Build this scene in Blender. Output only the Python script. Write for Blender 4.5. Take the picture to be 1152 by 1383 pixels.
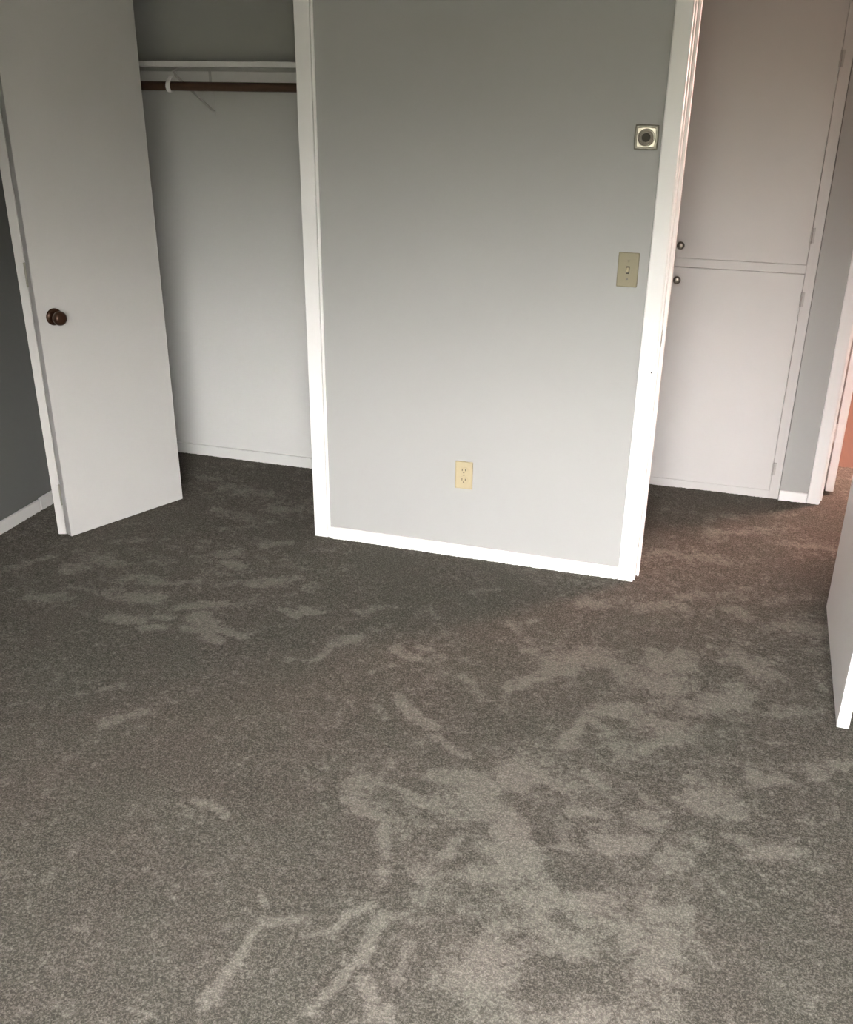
import bpy, bmesh, math, random
import numpy as np
from mathutils import Vector, Matrix

for o in list(bpy.data.objects):
    bpy.data.objects.remove(o, do_unlink=True)
scene = bpy.context.scene
COL = scene.collection

# ------------------------------------------------------------------ camera
F_PX, YAW, PITCH, ROLL = 1322.08, -0.2952, 0.4230, 0.0104
CAM = Vector((0.8844, -3.4018, 1.7479))
cy, sy, cp, sp = math.cos(YAW), math.sin(YAW), math.cos(PITCH), math.sin(PITCH)
fwd = Vector((sy * cp, cy * cp, -sp))
right = Vector((cy, -sy, 0))
up = right.cross(fwd)
r2 = right * math.cos(ROLL) + up * math.sin(ROLL)
u2 = -right * math.sin(ROLL) + up * math.cos(ROLL)
cam_data = bpy.data.cameras.new('camera')
cam = bpy.data.objects.new('camera', cam_data)
COL.objects.link(cam)
m = Matrix((r2, u2, -fwd)).transposed().to_4x4()
m.translation = CAM
cam.matrix_world = m
cam_data.sensor_fit = 'VERTICAL'
cam_data.sensor_height = 24.0
cam_data.lens = F_PX * 24.0 / 1383.0
cam_data.shift_y = 8.4 / 1383.0
cam_data.clip_start = 0.02
scene.camera = cam

# ------------------------------------------------------------------ view, world, daylight
scene.view_settings.view_transform = 'Standard'
scene.view_settings.look = 'None'
scene.view_settings.gamma = 1.0
scene.view_settings.use_curve_mapping = False
scene.view_settings.exposure = 2.62

SKY_STRENGTH = 14.0
world = bpy.data.worlds.new('world')
scene.world = world
world.use_nodes = True
wn = world.node_tree
wn.nodes.clear()
tc = wn.nodes.new('ShaderNodeTexCoord')
sep = wn.nodes.new('ShaderNodeSeparateXYZ')
ramp = wn.nodes.new('ShaderNodeValToRGB')
bg = wn.nodes.new('ShaderNodeBackground')
wout = wn.nodes.new('ShaderNodeOutputWorld')
wn.links.new(tc.outputs['Generated'], sep.inputs[0])
wmap = wn.nodes.new('ShaderNodeMapRange')
wmap.inputs['From Min'].default_value = -1.0
wmap.inputs['From Max'].default_value = 1.0
wn.links.new(sep.outputs['Z'], wmap.inputs['Value'])
wn.links.new(wmap.outputs[0], ramp.inputs[0])
# ground, dark garden and tree line, then an overcast sky
els = ramp.color_ramp.elements
els[0].position = 0.0
els[0].color = (0.045, 0.044, 0.034, 1)
els[1].position = 1.0
els[1].color = (0.95, 0.96, 1.0, 1)
for pos, c in ((0.47, (0.055, 0.054, 0.041)), (0.513, (0.085, 0.084, 0.063)),
               (0.563, (0.60, 0.585, 0.56)), (0.609, (1.0, 0.97, 0.96))):
    e = els.new(pos)
    e.color = (*c, 1)
wn.links.new(ramp.outputs[0], bg.inputs['Color'])
bg.inputs['Strength'].default_value = SKY_STRENGTH
wn.links.new(bg.outputs[0], wout.inputs['Surface'])

# room dimensions (metres): the closet / doorway wall face is y = 0
XL, XR, YR, ZC = -1.88, 2.30, -4.50, 2.44
WT = 0.16                                   # thickness of the closet wall
WX0, WX1, WZ0, WZ1 = 0.15, 1.95, 0.80, 2.10    # bedroom window behind the camera

portal = bpy.data.lights.new('daylight_portal', 'AREA')
portal.shape = 'RECTANGLE'
portal.size, portal.size_y = WX1 - WX0, WZ1 - WZ0
portal.cycles.is_portal = True
po = bpy.data.objects.new('daylight_portal', portal)
po.location = ((WX0 + WX1) / 2, YR - 0.13, (WZ0 + WZ1) / 2)
po.rotation_euler = (math.radians(90), 0, math.pi)      # faces along +y, into the room
COL.objects.link(po)


# ------------------------------------------------------------------ materials
def new_mat(name):
    mt = bpy.data.materials.new(name)
    mt.use_nodes = True
    nt = mt.node_tree
    b = nt.nodes['Principled BSDF']
    return mt, nt, b


def paint(name, col, rough=0.5, var=0.03, scale=6.0, bump=0.02, bump_scale=160.0, spec=0.35):
    mt, nt, b = new_mat(name)
    co = nt.nodes.new('ShaderNodeTexCoord')
    n1 = nt.nodes.new('ShaderNodeTexNoise')
    n1.inputs['Scale'].default_value = scale
    n1.inputs['Detail'].default_value = 5
    nt.links.new(co.outputs['Object'], n1.inputs['Vector'])
    mx = nt.nodes.new('ShaderNodeMix')
    mx.data_type = 'RGBA'
    mx.inputs[6].default_value = (*[c * (1 - var) for c in col], 1)
    mx.inputs[7].default_value = (*[min(1, c * (1 + var)) for c in col], 1)
    nt.links.new(n1.outputs['Fac'], mx.inputs[0])
    nt.links.new(mx.outputs[2], b.inputs['Base Color'])
    b.inputs['Roughness'].default_value = rough
    b.inputs['Specular IOR Level'].default_value = spec
    if bump:
        n2 = nt.nodes.new('ShaderNodeTexNoise')
        n2.inputs['Scale'].default_value = bump_scale
        n2.inputs['Detail'].default_value = 3
        nt.links.new(co.outputs['Object'], n2.inputs['Vector'])
        bp = nt.nodes.new('ShaderNodeBump')
        bp.inputs['Strength'].default_value = bump
        bp.inputs['Distance'].default_value = 0.002
        nt.links.new(n2.outputs['Fac'], bp.inputs['Height'])
        nt.links.new(bp.outputs[0], b.inputs['Normal'])
    return mt


def metal(name, col, rough, metallic=1.0, var=0.05):
    mt = paint(name, col, rough, var, 40.0, 0.0)
    mt.node_tree.nodes['Principled BSDF'].inputs['Metallic'].default_value = metallic
    return mt


M = {}
M['wall'] = paint('grey_wall_paint', (0.395, 0.393, 0.378), 0.6, 0.02, 3.0, 0.06, 220)
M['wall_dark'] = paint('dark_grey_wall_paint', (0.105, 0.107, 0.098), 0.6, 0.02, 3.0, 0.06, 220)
M['closet'] = paint('closet_white_paint', (0.61, 0.605, 0.585), 0.6, 0.02, 3.0, 0.05, 200)
M['ceiling'] = paint('ceiling_paint', (0.72, 0.72, 0.69), 0.8, 0.02, 3.0, 0.1, 150)
M['white'] = paint('white_trim_paint', (0.86, 0.85, 0.835), 0.35, 0.015, 9.0, 0.03, 90)
M['door'] = paint('white_door_paint', (0.84, 0.83, 0.81), 0.4, 0.025, 5.0, 0.05, 120)
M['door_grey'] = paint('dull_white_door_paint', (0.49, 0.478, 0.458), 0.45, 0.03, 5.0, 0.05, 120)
M['hinge_paint'] = paint('painted_hinge', (0.42, 0.40, 0.385), 0.4, 0.06, 40.0, 0.0)
M['cabinet'] = paint('cabinet_white_paint', (0.56, 0.54, 0.525), 0.36, 0.03, 5.0, 0.05, 70)
M['edge'] = paint('shade_toned_door_edge', (0.31, 0.30, 0.29), 0.5, 0.08, 30.0, 0.05, 120)  # shade of the turned-away panel edge put into the colour
M['ivory'] = paint('ivory_plastic', (0.46, 0.39, 0.25), 0.4, 0.03, 30.0, 0.0)
M['ivory_dark'] = paint('aged_ivory_plastic', (0.275, 0.245, 0.16), 0.4, 0.03, 30.0, 0.0)
M['slot'] = paint('dark_slot', (0.03, 0.025, 0.02), 0.6, 0.1, 30.0, 0.0)
M['bronze'] = metal('antique_bronze', (0.045, 0.021, 0.011), 0.28, 0.5, 0.25)
M['nickel'] = metal('dull_nickel', (0.25, 0.23, 0.20), 0.3)
M['chrome'] = metal('satin_plate_metal', (0.42, 0.39, 0.33), 0.3)
M['bezel'] = metal('worn_grey_metal', (0.30, 0.285, 0.24), 0.45, 0.7)
M['ring'] = metal('satin_dial_ring', (0.36, 0.34, 0.29), 0.4, 0.5)
M['dial'] = paint('dark_brown_dial', (0.055, 0.048, 0.034), 0.45, 0.15, 60.0, 0.0)
M['glass_lamp'] = None


def wood(name, c1, c2, axis_scale, rough=0.45):
    mt, nt, b = new_mat(name)
    co = nt.nodes.new('ShaderNodeTexCoord')
    mp = nt.nodes.new('ShaderNodeMapping')
    mp.inputs['Scale'].default_value = axis_scale
    nt.links.new(co.outputs['Object'], mp.inputs['Vector'])
    n = nt.nodes.new('ShaderNodeTexNoise')
    n.inputs['Scale'].default_value = 6
    n.inputs['Detail'].default_value = 6
    n.inputs['Distortion'].default_value = 0.6
    nt.links.new(mp.outputs[0], n.inputs['Vector'])
    cr = nt.nodes.new('ShaderNodeValToRGB')
    cr.color_ramp.elements[0].position = 0.3
    cr.color_ramp.elements[0].color = (*c1, 1)
    cr.color_ramp.elements[1].position = 0.7
    cr.color_ramp.elements[1].color = (*c2, 1)
    nt.links.new(n.outputs['Fac'], cr.inputs[0])
    nt.links.new(cr.outputs[0], b.inputs['Base Color'])
    b.inputs['Roughness'].default_value = rough
    return mt


M['rod'] = wood('brown_varnished_rod', (0.060, 0.030, 0.017), (0.090, 0.046, 0.026), (1, 14, 14))
M['floor_orange'] = wood('orange_far_floor', (0.072, 0.024, 0.009), (0.098, 0.037, 0.014), (12, 1, 1), 0.35)  # orange tone with lengthwise streaks


def glass_mat():
    mt = bpy.data.materials.new('window_glass')
    mt.use_nodes = True
    nt = mt.node_tree
    nt.nodes.clear()
    out = nt.nodes.new('ShaderNodeOutputMaterial')
    t = nt.nodes.new('ShaderNodeBsdfTransparent')
    g = nt.nodes.new('ShaderNodeBsdfGlossy')
    g.inputs['Roughness'].default_value = 0.02
    mx = nt.nodes.new('ShaderNodeMixShader')
    mx.inputs[0].default_value = 0.07
    nt.links.new(t.outputs[0], mx.inputs[1])
    nt.links.new(g.outputs[0], mx.inputs[2])
    nt.links.new(mx.outputs[0], out.inputs['Surface'])
    return mt


M['glass'] = glass_mat()


def carpet_mat():
    mt, nt, b = new_mat('grey_cut_pile_carpet')
    co = nt.nodes.new('ShaderNodeTexCoord')

    def noise(scale, detail, dist=0.0, rough=0.5, vec=None):
        n = nt.nodes.new('ShaderNodeTexNoise')
        n.inputs['Scale'].default_value = scale
        n.inputs['Detail'].default_value = detail
        n.inputs['Distortion'].default_value = dist
        n.inputs['Roughness'].default_value = rough
        nt.links.new(vec or co.outputs['Object'], n.inputs['Vector'])
        return n.outputs['Fac']

    def rng(v, a, b_, c=0.0, d=1.0):
        r = nt.nodes.new('ShaderNodeMapRange')
        r.interpolation_type = 'SMOOTHSTEP'
        for k, x in zip(('From Min', 'From Max', 'To Min', 'To Max'), (a, b_, c, d)):
            r.inputs[k].default_value = x
        nt.links.new(v, r.inputs['Value'])
        return r.outputs[0]

    def math_(op, a, b_):
        q = nt.nodes.new('ShaderNodeMath')
        q.operation = op
        for i, x in enumerate((a, b_)):
            if isinstance(x, (int, float)):
                q.inputs[i].default_value = x
            else:
                nt.links.new(x, q.inputs[i])
        return q.outputs[0]

    at = nt.nodes.new('ShaderNodeAttribute')
    at.attribute_name = 'pile_lay'
    lay = at.outputs['Fac']
    # brushed pile: strokes broken up by noise
    br = noise(22.0, 8, 0.5, 0.72)
    br2 = noise(5.0, 5, 1.2, 0.6)
    s = math_('ADD', lay, math_('MULTIPLY', math_('SUBTRACT', br, 0.5), 2.6))
    s = math_('ADD', s, math_('MULTIPLY', math_('SUBTRACT', br2, 0.5), 1.6))
    s = math_('ADD', s, math_('MULTIPLY', math_('SUBTRACT', noise(60.0, 5, 0.3, 0.7), 0.5), 1.8))
    patch = rng(s, 0.02, 0.92)
    grain = noise(185.0, 3, 0.0, 0.7)
    grain2 = noise(380.0, 2, 0.0, 0.6)
    g = math_('ADD', math_('MULTIPLY', grain, 0.65), math_('MULTIPLY', grain2, 0.35))
    gr = rng(g, 0.42, 0.66)
    dark = nt.nodes.new('ShaderNodeMix'); dark.data_type = 'RGBA'
    dark.inputs[6].default_value = (0.060, 0.0555, 0.0465, 1)
    dark.inputs[7].default_value = (0.185, 0.171, 0.145, 1)
    nt.links.new(gr, dark.inputs[0])
    light = nt.nodes.new('ShaderNodeMix'); light.data_type = 'RGBA'
    light.inputs[6].default_value = (0.132, 0.122, 0.104, 1)
    light.inputs[7].default_value = (0.275, 0.256, 0.220, 1)
    nt.links.new(gr, light.inputs[0])
    mx = nt.nodes.new('ShaderNodeMix'); mx.data_type = 'RGBA'
    nt.links.new(patch, mx.inputs[0])
    nt.links.new(dark.outputs[2], mx.inputs[6])
    nt.links.new(light.outputs[2], mx.inputs[7])
    # faint greenish / rosy drift of the yarn
    hue = nt.nodes.new('ShaderNodeMix'); hue.data_type = 'RGBA'
    hue.inputs[6].default_value = (0.992, 1.003, 0.99, 1)
    hue.inputs[7].default_value = (1.02, 0.992, 0.995, 1)
    nt.links.new(rng(noise(4.5, 3, 0.6), 0.35, 0.65), hue.inputs[0])
    tint = nt.nodes.new('ShaderNodeMix'); tint.data_type = 'RGBA'; tint.blend_type = 'MULTIPLY'
    tint.inputs[0].default_value = 1.0
    nt.links.new(mx.outputs[2], tint.inputs[6])
    nt.links.new(hue.outputs[2], tint.inputs[7])
    nt.links.new(tint.outputs[2], b.inputs['Base Color'])
    b.inputs['Roughness'].default_value = 0.95
    b.inputs['Specular IOR Level'].default_value = 0.05
    bp = nt.nodes.new('ShaderNodeBump')
    bp.inputs['Strength'].default_value = 0.35
    bp.inputs['Distance'].default_value = 0.004
    nt.links.new(g, bp.inputs['Height'])
    nt.links.new(bp.outputs[0], b.inputs['Normal'])
    return mt


M['carpet'] = carpet_mat()


# ------------------------------------------------------------------ mesh helpers
def tag(o, label=None, cat=None, group=None, kind=None):
    if label: o['label'] = label
    if cat: o['category'] = cat
    if group: o['group'] = group
    if kind: o['kind'] = kind
    return o


def struct(o, label, cat):
    return tag(o, label, cat, kind='structure')


def add_box(bm, x0, x1, y0, y1, z0, z1, bevel=0.0, seg=2):
    b2 = bmesh.new()
    bmesh.ops.create_cube(b2, size=1.0)
    for v in b2.verts:
        v.co = Vector(((x0 + x1) / 2 + v.co.x * (x1 - x0), (y0 + y1) / 2 + v.co.y * (y1 - y0),
                       (z0 + z1) / 2 + v.co.z * (z1 - z0)))
    if bevel > 0:
        bmesh.ops.bevel(b2, geom=b2.edges[:], offset=bevel, segments=seg, affect='EDGES', profile=0.5)
    me = bpy.data.meshes.new('tmp')
    b2.to_mesh(me); b2.free()
    bm.from_mesh(me)
    bpy.data.meshes.remove(me)
    return bm


def box(x0, x1, y0, y1, z0, z1, bevel=0.0, seg=2):
    return add_box(bmesh.new(), x0, x1, y0, y1, z0, z1, bevel, seg)


def lathe(profile, n=32, bm=None, close=True):
    """profile: list of (radius, height) revolved round local z."""
    bm = bm or bmesh.new()
    rings = []
    for r, h in profile:
        if r < 1e-6:
            rings.append([bm.verts.new((0, 0, h))])
        else:
            rings.append([bm.verts.new((r * math.cos(2 * math.pi * k / n), r * math.sin(2 * math.pi * k / n), h)) for k in range(n)])
    for a, b in zip(rings[:-1], rings[1:]):
        for k in range(n):
            k2 = (k + 1) % n
            if len(a) == 1 and len(b) > 1: bm.faces.new((a[0], b[k2], b[k]))
            elif len(b) == 1 and len(a) > 1: bm.faces.new((a[k], a[k2], b[0]))
            elif len(a) > 1: bm.faces.new((a[k], a[k2], b[k2], b[k]))
    bmesh.ops.recalc_face_normals(bm, faces=bm.faces[:])
    return bm


def obj(name, bm, mat, parent=None, smooth=False, mw=None, angle=35):
    if mw is not None:
        bm.transform(mw)
    me = bpy.data.meshes.new(name)
    bm.to_mesh(me); bm.free()
    if smooth:
        for p in me.polygons: p.use_smooth = True
        me.set_sharp_from_angle(angle=math.radians(angle))
    me.materials.append(mat if not isinstance(mat, str) else M[mat])
    o = bpy.data.objects.new(name, me)
    COL.objects.link(o)
    if parent: o.parent = parent
    return o


def empty(name, loc=(0, 0, 0), rz=0.0):
    o = bpy.data.objects.new(name, None)
    o.location = loc
    o.rotation_euler = (0, 0, rz)
    o.empty_display_size = 0.05
    COL.objects.link(o)
    return o


def face_y(loc):
    """local z (lathe axis) -> world -y, placed at loc"""
    return Matrix.Translation(loc) @ Matrix.Rotation(math.radians(90), 4, 'X')


# ------------------------------------------------------------------ floor (carpet with real relief)
STROKES = [
    (-1.398, -0.820, -1.298, -0.776, 0.0314, 0.60), (-1.413, -0.583, -1.352, -0.556, 0.0329, 0.50), (-1.610, -0.648, -1.541, -0.524, 0.0262, 0.40), (-1.402, -0.464, -1.265, -0.514, 0.0368, 0.40),
    (-1.314, -0.709, -1.195, -0.706, 0.0210, 0.50), (-1.153, -0.698, -0.980, -0.701, 0.0342, 0.65), (-1.153, -0.581, -1.036, -0.574, 0.0316, 0.50), (-1.026, -0.862, -0.934, -0.843, 0.0262, 0.80),
    (-0.893, -0.877, -0.842, -0.861, 0.0225, 0.80), (-0.897, -0.803, -0.842, -0.791, 0.0196, 0.60), (-1.000, -0.581, -0.892, -0.502, 0.0243, 0.40), (-0.858, -0.713, -0.732, -0.660, 0.0297, 0.80),
    (-0.758, -0.764, -0.669, -0.830, 0.0320, 0.90), (-0.764, -0.840, -0.686, -0.836, 0.0190, 0.80), (-0.655, -0.877, -0.596, -0.893, 0.0155, 0.80), (-0.645, -0.823, -0.555, -0.844, 0.0156, 0.85),
    (-0.863, -0.355, -0.796, -0.373, 0.0248, 0.70), (-0.931, -0.288, -0.865, -0.238, 0.0255, 0.50), (-0.778, -0.159, -0.704, -0.098, 0.0294, 0.60), (-0.671, -0.473, -0.558, -0.392, 0.0273, 0.50),
    (-1.026, -0.083, -0.864, 0.049, 0.0230, 0.40), (-1.389, -0.310, -1.252, -0.257, 0.0229, 0.40), (-1.139, -0.426, -1.049, -0.383, 0.0218, 0.30), (-0.990, -1.021, -0.902, -1.003, 0.0190, 0.35),
    (-0.808, -1.251, -0.778, -1.211, 0.0177, 0.60), (-0.688, -1.377, -0.621, -1.317, 0.0282, 0.65), (-0.637, -1.278, -0.557, -1.232, 0.0142, 0.35), (-0.483, -0.618, -0.428, -0.650, 0.0161, 0.85),
    (-0.436, -0.586, -0.371, -0.598, 0.0161, 0.80), (-0.437, -0.631, -0.377, -0.611, 0.0128, 0.70), (-0.351, -0.929, -0.277, -0.905, 0.0178, 0.60), (-0.277, -0.905, -0.224, -0.772, 0.0180, 0.70),
    (-0.224, -0.772, -0.152, -0.688, 0.0214, 0.70), (-0.233, -0.553, -0.138, -0.488, 0.0193, 0.40), (-0.031, -0.743, 0.048, -0.771, 0.0209, 0.60), (0.030, -0.714, 0.099, -0.726, 0.0120, 0.60),
    (0.105, -0.781, 0.141, -0.746, 0.0148, 0.50), (-0.054, -0.883, -0.009, -0.836, 0.0117, 0.40), (-0.006, -0.445, 0.050, -0.500, 0.0160, 0.40), (0.115, -0.283, 0.183, -0.236, 0.0200, 0.40),
    (0.063, -1.019, 0.132, -1.074, 0.0165, 0.80), (0.132, -1.074, 0.207, -1.115, 0.0189, 0.90), (0.010, -1.085, 0.057, -1.098, 0.0192, 0.40), (0.222, -1.163, 0.333, -1.227, 0.0157, 0.60),
    (0.235, -0.834, 0.318, -0.928, 0.0170, 0.50), (0.381, -0.848, 0.473, -0.775, 0.0201, 0.55), (0.414, -0.613, 0.471, -0.634, 0.0240, 0.50), (0.480, -0.723, 0.574, -0.679, 0.0294, 0.60),
    (0.308, -0.453, 0.374, -0.416, 0.0253, 0.35), (0.608, -1.089, 0.627, -1.006, 0.0160, 0.60), (0.105, -1.301, 0.151, -1.320, 0.0180, 0.35), (0.501, -0.676, 0.623, -0.584, 0.0478, 0.60),
    (0.623, -0.584, 0.750, -0.659, 0.0358, 0.50), (0.822, -0.552, 0.885, -0.532, 0.0487, 0.60), (0.824, -0.679, 0.904, -0.670, 0.0412, 0.60), (0.919, -0.795, 1.084, -0.684, 0.0405, 0.60),
    (0.673, -0.891, 0.781, -0.883, 0.0390, 0.60), (0.782, -0.895, 0.912, -0.922, 0.0387, 0.50), (0.605, -1.083, 0.639, -0.914, 0.0190, 0.65), (0.641, -0.929, 0.787, -1.074, 0.0135, 0.45),
    (0.788, -1.084, 0.894, -0.964, 0.0214, 0.50), (0.516, -0.234, 0.590, -0.222, 0.0264, 0.50), (0.755, -0.196, 0.851, -0.153, 0.0300, 0.50), (0.847, -0.085, 0.927, -0.041, 0.0239, 0.40),
    (1.022, -0.109, 1.094, -0.147, 0.0337, 0.45), (1.064, -0.441, 1.146, -0.498, 0.0435, 0.50), (1.241, -0.191, 1.355, -0.170, 0.0402, 0.50), (1.184, -0.015, 1.295, 0.062, 0.0280, 0.35),
    (1.314, -0.311, 1.354, -0.297, 0.0260, 0.40), (0.689, 0.275, 0.991, 0.276, 0.0370, 0.40), (0.962, 0.544, 1.257, 0.696, 0.0359, 0.40), (1.253, 0.534, 1.414, 0.536, 0.0275, 0.30),
    (1.281, -0.996, 1.387, -0.915, 0.0221, 0.50), (1.205, -0.730, 1.295, -0.701, 0.0234, 0.30), (-0.279, -1.621, -0.216, -1.625, 0.0124, 0.60), (-0.216, -1.625, -0.173, -1.638, 0.0123, 0.80),
    (0.014, -1.852, 0.037, -1.901, 0.0079, 0.70), (0.046, -1.946, 0.056, -2.016, 0.0087, 0.80), (0.056, -2.016, 0.057, -2.101, 0.0107, 0.80), (0.057, -2.101, 0.041, -2.172, 0.0147, 0.55),
    (0.054, -1.950, 0.124, -1.896, 0.0110, 0.50), (-0.153, -1.929, -0.155, -1.854, 0.0138, 0.35), (-0.477, -1.975, -0.468, -1.826, 0.0121, 0.30), (0.075, -1.381, 0.088, -1.454, 0.0251, 0.60),
    (0.107, -1.426, 0.132, -1.395, 0.0300, 0.40), (0.094, -1.508, 0.132, -1.514, 0.0171, 0.70), (0.146, -1.530, 0.193, -1.547, 0.0144, 0.65), (0.210, -1.570, 0.258, -1.650, 0.0117, 0.55),
    (0.269, -1.683, 0.292, -1.737, 0.0114, 0.60), (0.190, -1.390, 0.252, -1.423, 0.0149, 0.70), (0.258, -1.443, 0.322, -1.444, 0.0220, 0.75), (0.299, -1.319, 0.343, -1.318, 0.0252, 0.80),
    (0.340, -1.408, 0.363, -1.440, 0.0293, 0.50), (0.384, -1.305, 0.440, -1.354, 0.0300, 0.85), (0.392, -1.369, 0.458, -1.430, 0.0269, 0.85), (0.460, -1.257, 0.497, -1.301, 0.0303, 0.80),
    (0.502, -1.220, 0.538, -1.255, 0.0306, 0.85), (0.562, -1.270, 0.639, -1.268, 0.0176, 0.60), (0.454, -1.410, 0.530, -1.448, 0.0339, 0.80), (0.534, -1.466, 0.582, -1.565, 0.0424, 0.95),
    (0.505, -1.542, 0.539, -1.597, 0.0232, 0.80), (0.473, -1.644, 0.548, -1.637, 0.0273, 0.60), (0.585, -1.582, 0.614, -1.563, 0.0185, 0.80), (0.419, -1.561, 0.399, -1.613, 0.0140, 0.50),
    (0.340, -1.679, 0.371, -1.694, 0.0205, 0.45), (0.591, -1.692, 0.678, -1.671, 0.0179, 0.75), (0.633, -1.628, 0.661, -1.643, 0.0181, 0.60), (0.167, -1.945, 0.208, -1.910, 0.0087, 0.60),
    (0.208, -1.910, 0.283, -1.811, 0.0099, 0.65), (0.323, -1.837, 0.311, -1.907, 0.0098, 0.80), (0.311, -1.907, 0.304, -1.981, 0.0107, 0.80), (0.304, -1.981, 0.273, -2.052, 0.0094, 0.75),
    (0.273, -2.052, 0.247, -2.120, 0.0093, 0.70), (0.399, -1.879, 0.399, -2.019, 0.0105, 0.50), (0.336, -2.020, 0.374, -2.092, 0.0185, 0.65), (0.380, -2.065, 0.400, -2.089, 0.0122, 0.50),
    (0.566, -1.862, 0.595, -1.868, 0.0426, 0.65), (0.541, -1.947, 0.624, -1.921, 0.0418, 0.55), (0.592, -2.011, 0.680, -1.995, 0.0368, 0.60), (0.557, -1.805, 0.601, -1.783, 0.0174, 0.40),
    (0.111, -1.916, 0.136, -1.902, 0.0176, 0.40), (0.487, -1.972, 0.505, -1.978, 0.0208, 0.35), (0.644, -1.746, 0.751, -1.818, 0.0304, 0.35), (0.672, -1.189, 0.730, -1.238, 0.0127, 0.60),
    (0.608, -1.265, 0.642, -1.267, 0.0151, 0.60), (0.847, -1.245, 0.904, -1.278, 0.0176, 0.60), (0.985, -1.200, 1.059, -1.207, 0.0408, 0.65), (0.954, -1.131, 1.037, -1.149, 0.0234, 0.45),
    (0.830, -1.334, 0.883, -1.337, 0.0221, 0.50), (0.765, -1.453, 0.852, -1.426, 0.0262, 0.85), (1.111, -1.071, 1.185, -1.047, 0.0213, 0.60), (1.280, -1.016, 1.387, -0.922, 0.0220, 0.55),
    (0.951, -1.383, 0.989, -1.390, 0.0194, 0.55), (0.913, -1.462, 0.972, -1.443, 0.0238, 0.45), (1.055, -1.322, 1.093, -1.329, 0.0198, 0.45), (1.131, -1.374, 1.247, -1.318, 0.0246, 0.55),
    (1.257, -1.370, 1.287, -1.379, 0.0172, 0.40), (0.716, -1.661, 0.799, -1.651, 0.0314, 0.65), (0.748, -1.709, 0.786, -1.688, 0.0177, 0.60), (0.909, -1.633, 0.983, -1.618, 0.0226, 0.55),
    (0.856, -1.728, 0.934, -1.718, 0.0440, 0.55), (0.897, -1.802, 0.942, -1.816, 0.0343, 0.55), (0.652, -1.508, 0.701, -1.493, 0.0141, 0.50), (0.710, -1.827, 0.741, -1.809, 0.0172, 0.50),
    (0.758, -1.972, 0.827, -1.938, 0.0247, 0.55), (0.887, -1.913, 0.948, -1.894, 0.0293, 0.50), (0.665, -1.355, 0.720, -1.349, 0.0147, 0.50), (1.037, -1.518, 1.049, -1.531, 0.0140, 0.40),
    (0.353, -1.467, 0.973, -0.745, 0.3415, 0.24), (0.535, -1.793, 0.866, -1.794, 0.2595, 0.22), (0.748, -0.007, 1.311, -0.417, 0.2643, 0.22), (-1.295, -0.484, -0.635, -0.333, 0.2140, 0.22),
    (0.920, 0.387, 1.242, 0.567, 0.1933, 0.25), (-1.221, 0.437, -0.783, 0.217, 0.1151, 0.30), (1.054, -1.300, 1.238, -1.183, 0.2027, 0.12), (0.065, -0.822, 0.509, -0.583, 0.1484, 0.15),
    (-1.432, 0.466, -1.243, 0.333, 0.0430, 0.40), (-1.126, 0.325, -1.018, 0.334, 0.0373, 0.45), (-0.906, 0.176, -0.820, 0.222, 0.0357, 0.40), (-1.153, 0.094, -0.963, 0.073, 0.0316, 0.40),
    (0.745, 0.725, 0.937, 0.704, 0.0284, 0.30), (1.030, 0.735, 1.248, 0.849, 0.0330, 0.35),
]


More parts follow.
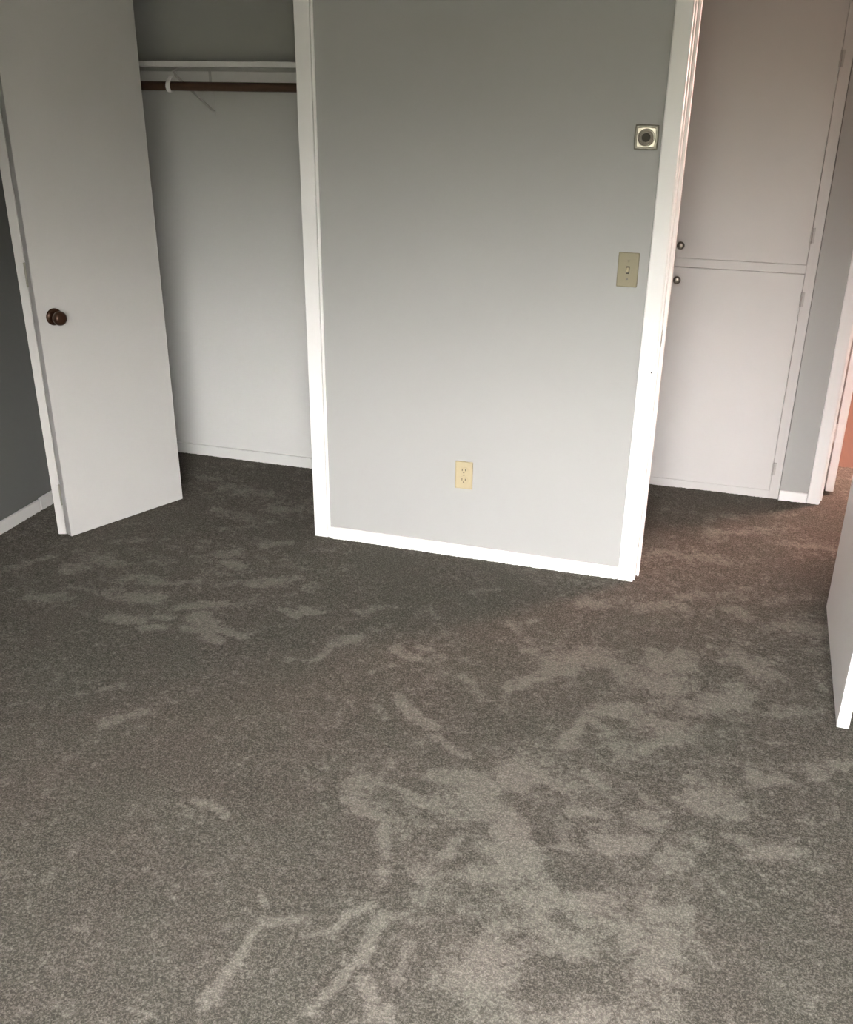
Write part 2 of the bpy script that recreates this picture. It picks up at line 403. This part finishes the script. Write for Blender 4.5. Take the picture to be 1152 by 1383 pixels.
def build_floor():
    fine = 0.0065
    xs = np.concatenate([np.arange(XL - 0.05, 2.40, fine), np.arange(2.40, 4.75, 0.1)])
    ys = np.concatenate([np.arange(YR - 0.05, -2.75, 0.15), np.arange(-2.75, 1.55, fine), [1.55]])
    nx, ny = len(xs), len(ys)
    rng = np.random.default_rng(7)
    X, Y = np.meshgrid(xs, ys)
    z = rng.normal(0, 1, (ny, nx))
    zs = z.copy()
    zs[1:-1, 1:-1] = (z[1:-1, 1:-1] * 2 + z[:-2, 1:-1] + z[2:, 1:-1] + z[1:-1, :-2] + z[1:-1, 2:]) / 3.2
    low = np.zeros_like(z)
    for k in range(10):
        a = rng.uniform(0, 2 * math.pi); fr = rng.uniform(6, 26); ph = rng.uniform(0, 6.28)
        low += np.sin((X * math.cos(a) + Y * math.sin(a)) * fr + ph)
    Z = 0.004 + 0.0009 * np.clip(z, -2.0, 2.0) + 0.00025 * low
    Xj = X + rng.uniform(-.3, .3, X.shape) * fine
    Yj = Y + rng.uniform(-.3, .3, Y.shape) * fine
    co = np.stack([Xj, Yj, Z], -1).astype(np.float32).reshape(-1, 3)
    lay = np.zeros_like(X)
    base = np.zeros_like(X)
    wx, wy = np.zeros_like(X), np.zeros_like(X)
    for k in range(14):
        a = rng.uniform(0, 2 * math.pi); fr = rng.uniform(14, 75); ph = rng.uniform(0, 6.28, 2)
        arg = (X * math.cos(a) + Y * math.sin(a)) * fr
        wx += np.sin(arg + ph[0]) * 0.09 / fr
        wy += np.sin(arg + ph[1]) * 0.09 / fr
    XW, YW = X + wx, Y + wy
    for (x0, y0, x1, y1, w, s) in STROKES:
        w *= 1.25
        dx, dy = x1 - x0, y1 - y0
        L2 = dx * dx + dy * dy + 1e-9
        # only the neighbourhood of the stroke
        ix = np.where((xs > min(x0, x1) - 2.5 * w) & (xs < max(x0, x1) + 2.5 * w))[0]
        iy = np.where((ys > min(y0, y1) - 2.5 * w) & (ys < max(y0, y1) + 2.5 * w))[0]
        if len(ix) == 0 or len(iy) == 0: continue
        sl = np.s_[iy[0]:iy[-1] + 1, ix[0]:ix[-1] + 1]
        t = np.clip(((XW[sl] - x0) * dx + (YW[sl] - y0) * dy) / L2, 0, 1)
        d2 = (XW[sl] - x0 - t * dx) ** 2 + (YW[sl] - y0 - t * dy) ** 2
        if w > 0.08 and s < 0.35:
            base[sl] += 0.7 * s * np.exp(-(d2 / (w * w)))       # broad area of brushed pile
        else:
            lay[sl] = np.maximum(lay[sl], 1.2 * s * np.exp(-(d2 / (w * w)) ** 1.4))
    lay += base
    idx = np.arange(nx * ny).reshape(ny, nx)
    q = np.stack([idx[:-1, :-1], idx[:-1, 1:], idx[1:, 1:], idx[1:, :-1]], -1).reshape(-1, 4).astype(np.int32)
    me = bpy.data.meshes.new('floor')
    me.vertices.add(len(co)); me.vertices.foreach_set('co', co.ravel())
    me.loops.add(q.size); me.loops.foreach_set('vertex_index', q.ravel())
    me.polygons.add(len(q))
    me.polygons.foreach_set('loop_start', np.arange(0, q.size, 4, dtype=np.int32))
    me.polygons.foreach_set('use_smooth', np.ones(len(q), dtype=bool))
    me.update(calc_edges=True)
    a = me.attributes.new('pile_lay', 'FLOAT', 'POINT')
    a.data.foreach_set('value', lay.astype(np.float32).ravel())
    me.materials.append(M['carpet'])
    o = bpy.data.objects.new('floor', me)
    COL.objects.link(o)
    struct(o, 'grey cut pile carpet with paler brushed streaks over the whole floor', 'carpet')


build_floor()
struct(obj('floor_far_room', box(1.30, 4.8, 1.55, 4.3, -0.05, 0.002), 'floor_orange'),
       'orange floor of the room beyond the hall doorway', 'floor')

# ------------------------------------------------------------------ room shell
OX0, OX1 = -1.815, -0.628          # closet opening
DX0, DX1 = 0.682, 1.412            # bedroom doorway between jambs
OPEN_Z = 2.06

bm = bmesh.new()
for b in ((XL, OX0, 0, WT, -.02, ZC), (OX0, OX1, 0, WT, OPEN_Z, ZC), (OX1, DX0 - .02, 0, WT, -.02, ZC),
          (DX0 - .02, DX1 + .02, 0, WT, OPEN_Z + .02, ZC), (DX1 + .02, 2.6, 0, WT, -.02, ZC)):
    add_box(bm, *b)
struct(obj('wall_back', bm, 'wall'), 'grey painted wall between the closet opening and the bedroom doorway', 'wall')
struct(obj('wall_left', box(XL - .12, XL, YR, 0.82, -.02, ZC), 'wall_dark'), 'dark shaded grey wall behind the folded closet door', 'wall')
struct(obj('wall_right', box(XR, XR + .12, YR, 0, -.02, ZC), 'wall'), 'grey wall behind the open bedroom door', 'wall')
bm = bmesh.new()
for b in ((XL - .12, WX0, YR - .14, YR, -.02, ZC), (WX1, XR + .12, YR - .14, YR, -.02, ZC),
          (WX0, WX1, YR - .14, YR, -.02, WZ0), (WX0, WX1, YR - .14, YR, WZ1, ZC)):
    add_box(bm, *b)
struct(obj('wall_rear', bm, 'wall'), 'grey wall around the bedroom window behind the camera', 'wall')
struct(obj('ceiling', box(XL - .12, 4.8, YR - .14, 4.3, ZC, ZC + .1), 'ceiling'), 'pale flat ceiling above the rooms', 'ceiling')

# closet interior
CB = 0.70
struct(obj('wall_closet_back', box(XL, -.30, CB, CB + .12, -.02, ZC), 'closet'), 'pale back wall inside the closet, below and above the shelf', 'wall')
struct(obj('wall_closet_right', box(-.42, -.30, WT, CB, -.02, ZC), 'closet'), 'closet side wall hidden behind the bedroom wall', 'wall')
struct(obj('baseboard_closet', box(XL, -.42, CB - .010, CB, -.01, 0.058, 0.003), 'closet'), 'low painted baseboard along the closet back wall', 'baseboard')

# hall
HY = 1.016
struct(obj('wall_hall_left', box(.44, .56, WT, 1.75, -.02, ZC), 'wall'), 'grey end wall of the hall left of the linen cabinet', 'wall')
FD0, FD1 = 1.402, 2.09             # far doorway
bm = bmesh.new()
for b in ((1.222, FD0 - .02, HY, HY + .12, -.02, ZC), (FD0 - .02, FD1 + .02, HY, HY + .12, 2.08, ZC), (FD1 + .02, 2.6, HY, HY + .12, -.02, ZC)):
    add_box(bm, *b)
struct(obj('wall_hall_back', bm, 'wall'), 'narrow grey hall wall between linen cabinet and far doorway', 'wall')
struct(obj('wall_hall_right', box(2.6, 2.72, 0, HY + .12, -.02, ZC), 'wall'), 'grey end wall of the hall, out of view on the right', 'wall')
bm = bmesh.new()
add_box(bm, 1.18, 1.30, HY + .12, 4.2, -.02, ZC)
add_box(bm, 1.18, 4.8, 4.2, 4.3, -.02, ZC)
add_box(bm, 4.7, 4.8, HY + .12, 4.2, -.02, ZC)
add_box(bm, 2.6, 4.8, HY, HY + .12, -.02, ZC)
struct(obj('wall_far_room', bm, 'wall'), 'grey walls of the room beyond the hall doorway', 'wall')

# ------------------------------------------------------------------ trim and baseboards
struct(obj('baseboard_back', box(-.562, .617, -.012, 0, -.01, .055, .004), 'white'), 'white baseboard along the grey wall under the outlet', 'baseboard')
struct(obj('baseboard_back_right', box(1.494, XR - .012, -.012, 0, -.01, .055, .004), 'white'), 'white baseboard on the wall right of the open bedroom door', 'baseboard')
bl = empty('baseboard_left', (XL, -.8, 0))
struct(bl, 'white two-piece baseboard along the dark left wall', 'baseboard')
for y0, y1, t, h in ((YR, -.148, .012, .056), (-.144, 0, .014, .060)):
    obj('board', box(0, t, y0 + .8, y1 + .8, -.01, h, .004), 'door_grey', bl)  # duller than the other baseboards: shade along this wall put into the colour
struct(obj('baseboard_right', box(XR - .012, XR, YR, 0, -.01, .055, .004), 'white'), 'white baseboard along the wall behind the open bedroom door', 'baseboard')
struct(obj('baseboard_rear', box(XL + .012, XR - .012, YR, YR + .012, -.01, .055, .004), 'white'), 'white baseboard under the window behind the camera', 'baseboard')
struct(obj('baseboard_hall', box(1.222, 1.343, HY - .012, HY, -.01, .05, .004), 'white'), 'short white baseboard between linen cabinet and far doorway', 'baseboard')

# closet casing: flat board plus thin bead against the wall
t1 = empty('trim_1', (OX1, 0, 0))
struct(t1, 'white vertical casing on the right side of the closet opening', 'trim')
obj('casing', box(-.004, .0525, -.010, WT, .004, OPEN_Z + .06, .002), 'white', t1)
obj('bead', box(.0545, .0645, -.006, 0, .004, OPEN_Z + .06, .0015), 'white', t1)
t2 = empty('trim_2', (OX0, 0, 0))
struct(t2, 'white jamb and header casing behind the folded closet door', 'trim')
obj('jamb', box(-.065, .003, -.010, WT, -.005, OPEN_Z + .06, .002), 'white', t2)
obj('header', box(.003, OX1 - OX0 - .004, -.010, WT, OPEN_Z - .02, OPEN_Z + .06, .002), 'white', t2)
obj('track', box(.02, OX1 - OX0 - .02, .105, .145, OPEN_Z - .038, OPEN_Z - .02, .002), 'nickel', t2)

# bedroom doorway
t3 = empty('trim_3', (DX0, 0, 0))
struct(t3, 'bright white casing and stop of the bedroom doorway beside light switch', 'trim')
obj('casing', box(-.064, -.006, -.014, 0, -.005, 2.12, .004), 'white', t3)
obj('jamb', box(-.020, 0, 0, WT, -.005, OPEN_Z + .02, .0015), 'white', t3)
obj('door_stop', box(0, .011, .046, .085, -.005, OPEN_Z, .002), 'white', t3)
sp_ = obj('strike_plate', box(.0, .0016, .012, .040, .905, .962, .0006), 'chrome', t3)
sp_['label'] = 'small worn metal strike plate'
obj('latch_hole', box(.0012, .0020, .019, .033, .918, .949), 'slot', t3)
obj('nail_hole', lathe([(0, .0004), (.0028, .0003), (.0028, 0)], 10), 'slot', t3, mw=face_y((-.018, -.014, .822)))
t4 = empty('trim_4', (DX1, 0, 0))
struct(t4, 'white hinge side casing of the bedroom doorway, mostly out of view', 'trim')
obj('casing', box(.022, .080, -.014, 0, -.005, 2.12, .004), 'white', t4)
obj('jamb', box(0, .020, 0, WT, -.005, OPEN_Z + .02, .0015), 'white', t4)
obj('header', box(DX0 - DX1, 0, 0, WT, OPEN_Z, OPEN_Z + .02, .0015), 'white', t4)
obj('head_casing', box(DX0 - DX1 - .064, .080, -.014, 0, OPEN_Z + .006, OPEN_Z + .064, .004), 'white', t4)

# far doorway
t5 = empty('trim_5', (FD0, HY, 0))
struct(t5, 'white casing of the far doorway right of the linen cabinet', 'trim')
obj('casing', box(-.058, -.005, -.013, 0, -.005, 2.14, .004), 'white', t5)
obj('jamb', box(-.020, 0, 0, .12, -.005, 2.08, .0015), 'white', t5)
obj('door_stop', box(0, .010, .04, .075, -.005, 2.06, .002), 'white', t5)
t6 = empty('trim_6', (FD1, HY, 0))
struct(t6, 'white casing on the latch side of the far doorway, out of view', 'trim')
obj('casing', box(.005, .060, -.013, 0, -.005, 2.14, .004), 'white', t6)
obj('jamb', box(0, .020, 0, .12, -.005, 2.08, .0015), 'white', t6)
obj('header', box(FD0 - FD1, 0, 0, .12, 2.06, 2.08, .0015), 'white', t6)

# bedroom window behind the camera
w = empty('window_1', ((WX0 + WX1) / 2, YR, WZ0))
struct(w, 'white framed two-pane bedroom window behind the camera', 'window')
hw, hh = (WX1 - WX0) / 2, WZ1 - WZ0
bm = bmesh.new()
for b in ((-hw, -hw + .04, -.10, -.04, 0, hh), (hw - .04, hw, -.10, -.04, 0, hh), (-hw + .04, hw - .04, -.10, -.04, 0, .04), (-hw + .04, hw - .04, -.10, -.04, hh - .04, hh)):
    add_box(bm, *b)
obj('window_frame', bm, 'white', w)
obj('mullion', box(-.025, .025, -.10, -.04, .04, hh - .04), 'white', w)
for s in (-1, 1):
    x0, x1 = sorted((s * .025, s * (hw - .04)))
    obj('pane', box(x0, x1, -.073, -.069, .04, hh - .04), 'glass', w)
obj('sill', box(-hw - .04, hw + .04, -.04, .03, -.025, 0, .004), 'white', w)

# ------------------------------------------------------------------ folded closet door
def knob_set(parent, mw, mat='bronze', s=1.0):
    k = obj('knob', lathe([(0, .060 * s), (.012 * s, .0598 * s), (.020 * s, .057 * s), (.0262 * s, .049 * s), (.0272 * s, .041 * s),
                           (.0245 * s, .032 * s), (.016 * s, .026 * s), (.0125 * s, .020 * s), (.0125 * s, .006 * s), (0, .006 * s)], 40),
            mat, parent, True, mw, 60)
    obj('rosette', lathe([(0, .011 * s), (.014 * s, .0108 * s), (.024 * s, .0095 * s), (.0315 * s, .0055 * s), (.0325 * s, .002 * s), (.0325 * s, 0), (0, 0)], 40),
        mat, k, True, mw, 60)
    return k


A0 = Vector((-1.570, -.347, 0)); B0 = Vector((-1.340, .147, 0))
dB = (B0 - A0).normalized(); nB = Vector((dB.y, -dB.x, 0))
LEN, TH = 0.545, 0.033
d1 = empty('door_1', A0)
struct(d1, 'white flat folding closet door with brown knob, folded open at left', 'door')


def frame_mat(origin, ax, nrm):
    """local x along ax, local y along -nrm (into the panel), z up"""
    mm = Matrix((ax, -nrm, Vector((0, 0, 1)))).transposed().to_4x4()
    mm.translation = origin - A0
    return mm


mB = frame_mat(A0, dB, nB)
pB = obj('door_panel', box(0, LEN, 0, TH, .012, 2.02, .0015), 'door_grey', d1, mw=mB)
pB['label'] = 'leading panel carrying the brown knob'
eB = obj('panel_edge', box(-.0008, .0012, .0015, TH - .0015, .0135, 2.0185), 'edge', pB, mw=mB)
eB['label'] = 'turned-away edge of the panel, shade put into its grey'
A_out = Vector((-1.634, -.3455, 0)); A_in = Vector((-1.602, -.335, 0))
e = (A_in - A_out).normalized(); dA = Vector((-e.y, e.x, 0)); nA = -e
mA = frame_mat(A_out, dA, nA)
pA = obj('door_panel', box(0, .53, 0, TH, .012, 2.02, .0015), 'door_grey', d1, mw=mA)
for hz in (.19, 1.07, 1.82):
    h = obj('hinge', box(-.0022, 0, TH - .016, TH - .001, hz - .045, hz + .045, .0008), 'door_grey', d1, mw=mA)
    obj('hinge_leaf', box(-.003, -.0008, TH - .030, TH - .002, hz - .045, hz + .045, .0008), 'edge', h, mw=mB)
    obj('knuckle', lathe([(0, hz - .045), (.0042, hz - .045), (.0042, hz + .045), (0, hz + .045)], 14), 'bezel', h, True,
        Matrix.Translation(A_in - A0 + Vector((.001, -.003, 0))))
kn = A0 + dB * .064
mk = Matrix((Vector((0, 0, 1)).cross(nB), Vector((0, 0, 1)), nB)).transposed().to_4x4()
mk.translation = kn - A0 + Vector((0, 0, .909))
knob_set(d1, mk)

# ------------------------------------------------------------------ open bedroom door (right edge of the picture)
d2 = empty('door_2', (1.403, -.004, 0))
struct(d2, 'white flat bedroom door standing open at the right edge', 'door')
obj('door_panel', box(-.034, 0, -.762, 0, .012, 2.04, .0015), 'door', d2)
d2.rotation_euler.z = math.radians(-1.2)
for s in (-1, 1):
    mk = Matrix.Translation((-.034 if s < 0 else 0, -.70, .91)) @ Matrix.Rotation(s * math.pi / 2, 4, 'Y')
    knob_set(d2, mk)
for hz in (.22, 1.05, 1.82):
    obj('hinge', lathe([(0, hz - .045), (.006, hz - .045), (.006, hz + .045), (0, hz + .045)], 14), 'bezel', d2, True, Matrix.Translation((.002, .003, 0)))

# far room door, opened away from the hall
d3 = empty('door_3', (1.43, 1.158, 0))
struct(d3, 'white far room door seen edge-on past the hall doorway', 'door')
obj('door_panel', box(0, .036, 0, .68, .015, 2.04, .0015), 'door', d3)
for hz in (.30, 1.05, 1.82):
    h = obj('hinge', box(.004, .030, -.0015, .0005, hz - .045, hz + .045, .0005), 'white', d3)
    obj('knuckle', lathe([(0, hz - .045), (.006, hz - .045), (.006, hz + .045), (0, hz + .045)], 14), 'white', h, True, Matrix.Translation((-.003, -.004, 0)))
mk = Matrix.Translation((.036, .615, .91)) @ Matrix.Rotation(math.pi / 2, 4, 'Y')
knob_set(d3, mk)

# ------------------------------------------------------------------ linen cabinet in the hall
cab = empty('linen_cabinet', (.90, HY, 0))
tag(cab, 'tall white built-in linen cabinet with two doors in the hall', 'cabinet')
cx0, cx1, dxa, dxb = -.335, .320, -.285, .277      # relative to x = .90
z_l0, z_l1, z_u0, z_u1 = .042, 1.015, 1.054, 2.20
bm = bmesh.new()
for b in ((cx0, cx0 + .018, .02, .55, 0, ZC - .002), (cx1 - .018, cx1, .02, .55, 0, ZC - .002), (cx0 + .018, cx1 - .018, .535, .55, 0, ZC - .002),
          (cx0 + .018, cx1 - .018, .02, .535, .02, .035), (cx0 + .018, cx1 - .018, .02, .535, 1.027, 1.042)):
    add_box(bm, *b)
obj('carcass', bm, 'cabinet', cab)
obj('stile', box(cx0, dxa - .0013, 0, .02, -.005, ZC - .002, .001), 'cabinet', cab)
obj('stile', box(dxb + .0013, cx1, 0, .02, -.005, ZC - .002, .001), 'cabinet', cab)
obj('rail', box(dxa - .0013, dxb + .0013, .0003, .02, -.005, z_l0 - .0013, .001), 'cabinet', cab)
obj('rail', box(dxa - .0013, dxb + .0013, .0003, .02, z_l1 + .0013, z_u0 - .0013, .001), 'cabinet', cab)
obj('rail', box(dxa - .0013, dxb + .0013, .0003, .02, z_u1 + .0013, ZC - .002, .001), 'cabinet', cab)
for z0, z1, kz, hz in ((z_l0, z_l1, .962, (.147, .912)), (z_u0, z_u1, 1.107, (1.172, 1.83))):
    d = obj('door', box(dxa, dxb, -.0015, .017, z0, z1, .0015), 'cabinet', cab)
    obj('knob', lathe([(0, .030), (.008, .0295), (.0135, .027), (.0165, .022), (.0165, .018), (.012, .013), (.007, .009), (.0075, .003), (.010, .0), (0, 0)], 32),
        'nickel', d, True, face_y((-.237, -.0015, kz)), 60)
    for q in hz:
        h = obj('hinge', box(dxb + .0015, dxb + .013, -.0035, .001, q - .030, q + .030, .001), 'hinge_paint', d)
        obj('knuckle', lathe([(0, q - .030), (.0042, q - .030), (.0042, q + .030), (0, q + .030)], 12), 'hinge_paint', h, True, Matrix.Translation((dxb + .001, -.0035, 0)))

# ------------------------------------------------------------------ closet shelf, cleat, rod, bracket
sh = empty('closet_shelf', (-1.15, CB, 1.77))
tag(sh, 'white closet shelf on a wall cleat above the hanging rod', 'shelf')
obj('shelf_board', box(XL + 1.15 + .002, -.42 + 1.15 - .002, -.30, -.001, .009, .028, .0015), 'door', sh)
obj('cleat', box(XL + 1.15 + .002, -.42 + 1.15 - .002, -.019, -.0005, -.048, -.007, .0015), 'door', sh)

RY, RZ = 0.35, 1.7075
rod = obj('closet_rod', lathe([(0, 0), (.0155, 0), (.0165, .001), (.0165, XL * -1 - .42 - .005), (.0155, XL * -1 - .42 - .004), (0, XL * -1 - .42 - .004)], 28), 'rod', None, True,
          Matrix.Translation((XL + .002, RY, RZ)) @ Matrix.Rotation(math.pi / 2, 4, 'Y'))
tag(rod, 'brown wooden hanging rod across the closet under the shelf', 'rod')

br = empty('shelf_bracket', (-1.336, CB, 1.70))
tag(br, 'white metal shelf and rod bracket holding the closet rod', 'bracket')


def strip(pts, width, thick):
    """flat bar bent through the (y, z) points, width along x"""
    bm = bmesh.new()
    n = len(pts)
    rows = []
    for i, (y, z) in enumerate(pts):
        a = Vector(pts[max(0, i - 1)]); b = Vector(pts[min(n - 1, i + 1)])
        t = (b - a).normalized(); nn = Vector((-t.y, t.x)) * thick / 2
        rows.append([bm.verts.new((sx * width / 2, y + sn * nn.x, z + sn * nn.y)) for sx, sn in ((-1, -1), (1, -1), (1, 1), (-1, 1))])
    for a, b in zip(rows[:-1], rows[1:]):
        for k in range(4):
            bm.faces.new((a[k], a[(k + 1) % 4], b[(k + 1) % 4], b[k]))
    bm.faces.new(rows[0][::-1]); bm.faces.new(rows[-1])
    bmesh.ops.recalc_face_normals(bm, faces=bm.faces[:])
    return bm


obj('shelf_arm', strip([(-.021, .0765), (-.295, .0765)], .016, .004), 'closet', br)
obj('wall_plate', strip([(-.0215, .075), (-.0215, .022), (-.003, .015), (-.003, -.115)], .011, .003), 'closet', br)
obj('brace', strip([(-.004, -.092), (-.03, -.085), (-.30, .045), (-.315, .066), (-.29, .0735)], .010, .005), 'door_grey', br)
hook = [(-.30, .066)]
for k in range(0, 13):
    a = math.radians(125 + k * 14)
    hook.append((RY - CB + .0205 * math.cos(a), RZ - 1.70 + .0205 * math.sin(a)))
obj('rod_hook', strip([(-.335, .045)] + hook[1:], .017, .004), 'white', br)

# ------------------------------------------------------------------ thermostat
def barrel_square(bm, half, bulge, z0, z1, bev, n=12):
    pts = []
    for s in range(4):
        for k in range(n):
            t = -1 + 2 * k / n
            x, y = t * half, half + bulge * (1 - t * t)
            a = -s * math.pi / 2
            pts.append((x * math.cos(a) - y * math.sin(a), x * math.sin(a) + y * math.cos(a)))
    lo = [bm.verts.new((x, y, z0)) for x, y in pts]
    mid = [bm.verts.new((x, y, z1 - bev)) for x, y in pts]
    f = 1 - bev / half
    hi = [bm.verts.new((x * f, y * f, z1)) for x, y in pts]
    N = len(pts)
    for a, b in ((lo, mid), (mid, hi)):
        for k in range(N):
            bm.faces.new((a[k], a[(k + 1) % N], b[(k + 1) % N], b[k]))
    bm.faces.new(hi); bm.faces.new(lo[::-1])
    bmesh.ops.recalc_face_normals(bm, faces=bm.faces[:])
    return bm


th = empty('thermostat', (.570, 0, 1.581))
tag(th, 'small square metal thermostat with round dial near doorway top', 'thermostat')
obj('base_frame', barrel_square(bmesh.new(), .0365, .002, 0, .010, .004), 'bezel', th, mw=face_y((0, 0, 0)))
obj('face_plate', barrel_square(bmesh.new(), .0290, .002, .010, .015, .002), 'chrome', th, mw=face_y((0, 0, 0)))
obj('dial_ring', lathe([(.0268, .015), (.0268, .019), (.0255, .0205), (.0235, .019), (.0235, .015)], 48), 'ring', th, True, face_y((0, 0, 0)))
obj('dial_ring', lathe([(.0228, .015), (.0228, .021), (.0205, .0235), (.0180, .022), (.0180, .015)], 48), 'chrome', th, True, face_y((0, 0, 0)))
obj('dial_ring', lathe([(.0172, .015), (.0172, .024), (.0160, .0245), (.0142, .024), (.0142, .015)], 48), 'ring', th, True, face_y((0, 0, 0)))
obj('dial_center', lathe([(0, .0225), (.010, .022), (.0135, .020), (.0135, .015), (0, .015)], 40), 'dial', th, True, face_y((0, 0, 0)))

# ------------------------------------------------------------------ light switch
def screw(parent, x, z, y, mat, r=.0032):
    s = obj('screw', lathe([(0, .0012), (r * .7, .0010), (r, .0003), (r, -.0005)], 16), mat, parent, True, face_y((x, y, z)))
    obj('screw_slot', box(x - r * .8, x + r * .8, y - .0014, y - .0009, z - .0004, z + .0004), 'slot', s)


ls = empty('light_switch', (.550, 0, 1.164))
tag(ls, 'ivory toggle light switch plate on grey wall beside doorway', 'light switch')
obj('cover_plate', box(-.035, .035, -.0055, 0, -.057, .057, .0035, 3), 'ivory_dark', ls)
obj('toggle_slot', box(-.0055, .0055, -.0062, -.005, -.0125, .0125, .0003), 'slot', ls)
obj('toggle', box(-.0038, .0038, -.013, -.004, -.0085, .0085, .0012), 'ivory', ls,
    mw=Matrix.Translation((0, 0, -.0025)) @ Matrix.Rotation(math.radians(-18), 4, 'X'))
screw(ls, 0, .030, -.0055, 'ivory_dark')
screw(ls, 0, -.030, -.0055, 'bezel')

# ------------------------------------------------------------------ outlet
ou = empty('wall_outlet', (0, 0, .3516))
tag(ou, 'ivory duplex power outlet low on the grey wall', 'outlet')
obj('cover_plate', box(-.035, .035, -.0055, 0, -.057, .057, .0035, 3), 'ivory', ou)
for s in (1, -1):
    zc = s * .0195
    bm = bmesh.new()
    n = 28
    ring = []
    for k in range(n):
        a = 2 * math.pi * k / n
        ring.append((.0172 * math.cos(a), max(-.0135, min(.0135, .0172 * math.sin(a)))))
    top = [bm.verts.new((x, -.0068, zc + z)) for x, z in ring]
    bot = [bm.verts.new((x * 1.03, -.0050, zc + z * 1.03)) for x, z in ring]
    bm.faces.new(top)
    for k in range(n):
        bm.faces.new((top[k], top[(k + 1) % n], bot[(k + 1) % n], bot[k]))
    bmesh.ops.recalc_face_normals(bm, faces=bm.faces[:])
    r = obj('receptacle', bm, 'ivory', ou)
    obj('slot', box(-.0078, -.0052, -.0071, -.006, zc - .001, zc + .0080), 'slot', r)
    obj('slot', box(.0052, .0078, -.0071, -.006, zc - .0005, zc + .0070), 'slot', r)
    obj('ground_hole', lathe([(0, .0071), (.0026, .0071), (.0026, .006)], 14), 'slot', r, False, face_y((0, 0, zc - .0075)))
screw(ou, 0, 0, -.0055, 'ivory_dark', .0026)

# ------------------------------------------------------------------ warm ceiling lamp of the far room
lp = empty('ceiling_lamp', (3.9, 3.1, ZC))
tag(lp, 'warm glowing dome ceiling lamp in the room beyond the hall', 'ceiling lamp')
obj('canopy', lathe([(0, 0), (.085, 0), (.085, -.012), (.070, -.028), (.035, -.034), (0, -.034)], 32), 'nickel', lp, True)
mt, nt, b = new_mat('warm_opal_glass')
b.inputs['Base Color'].default_value = (0.95, 0.85, 0.7, 1)
b.inputs['Roughness'].default_value = 0.3
b.inputs['Emission Color'].default_value = (1.0, 0.60, 0.45, 1)
b.inputs['Emission Strength'].default_value = 2.0
obj('lamp_shade', lathe([(.06, -.034), (.13, -.045), (.16, -.075), (.15, -.12), (.10, -.155), (.04, -.168), (0, -.170)], 40), mt, lp, True)
ld = bpy.data.lights.new('lamp_light', 'POINT')
ld.energy = 135
ld.color = (1.0, 0.61, 0.53)
ld.shadow_soft_size = 0.40
lo = bpy.data.objects.new('lamp_light', ld)
lo.location = (0, 0, -.60)
lo.parent = lp
COL.objects.link(lo)
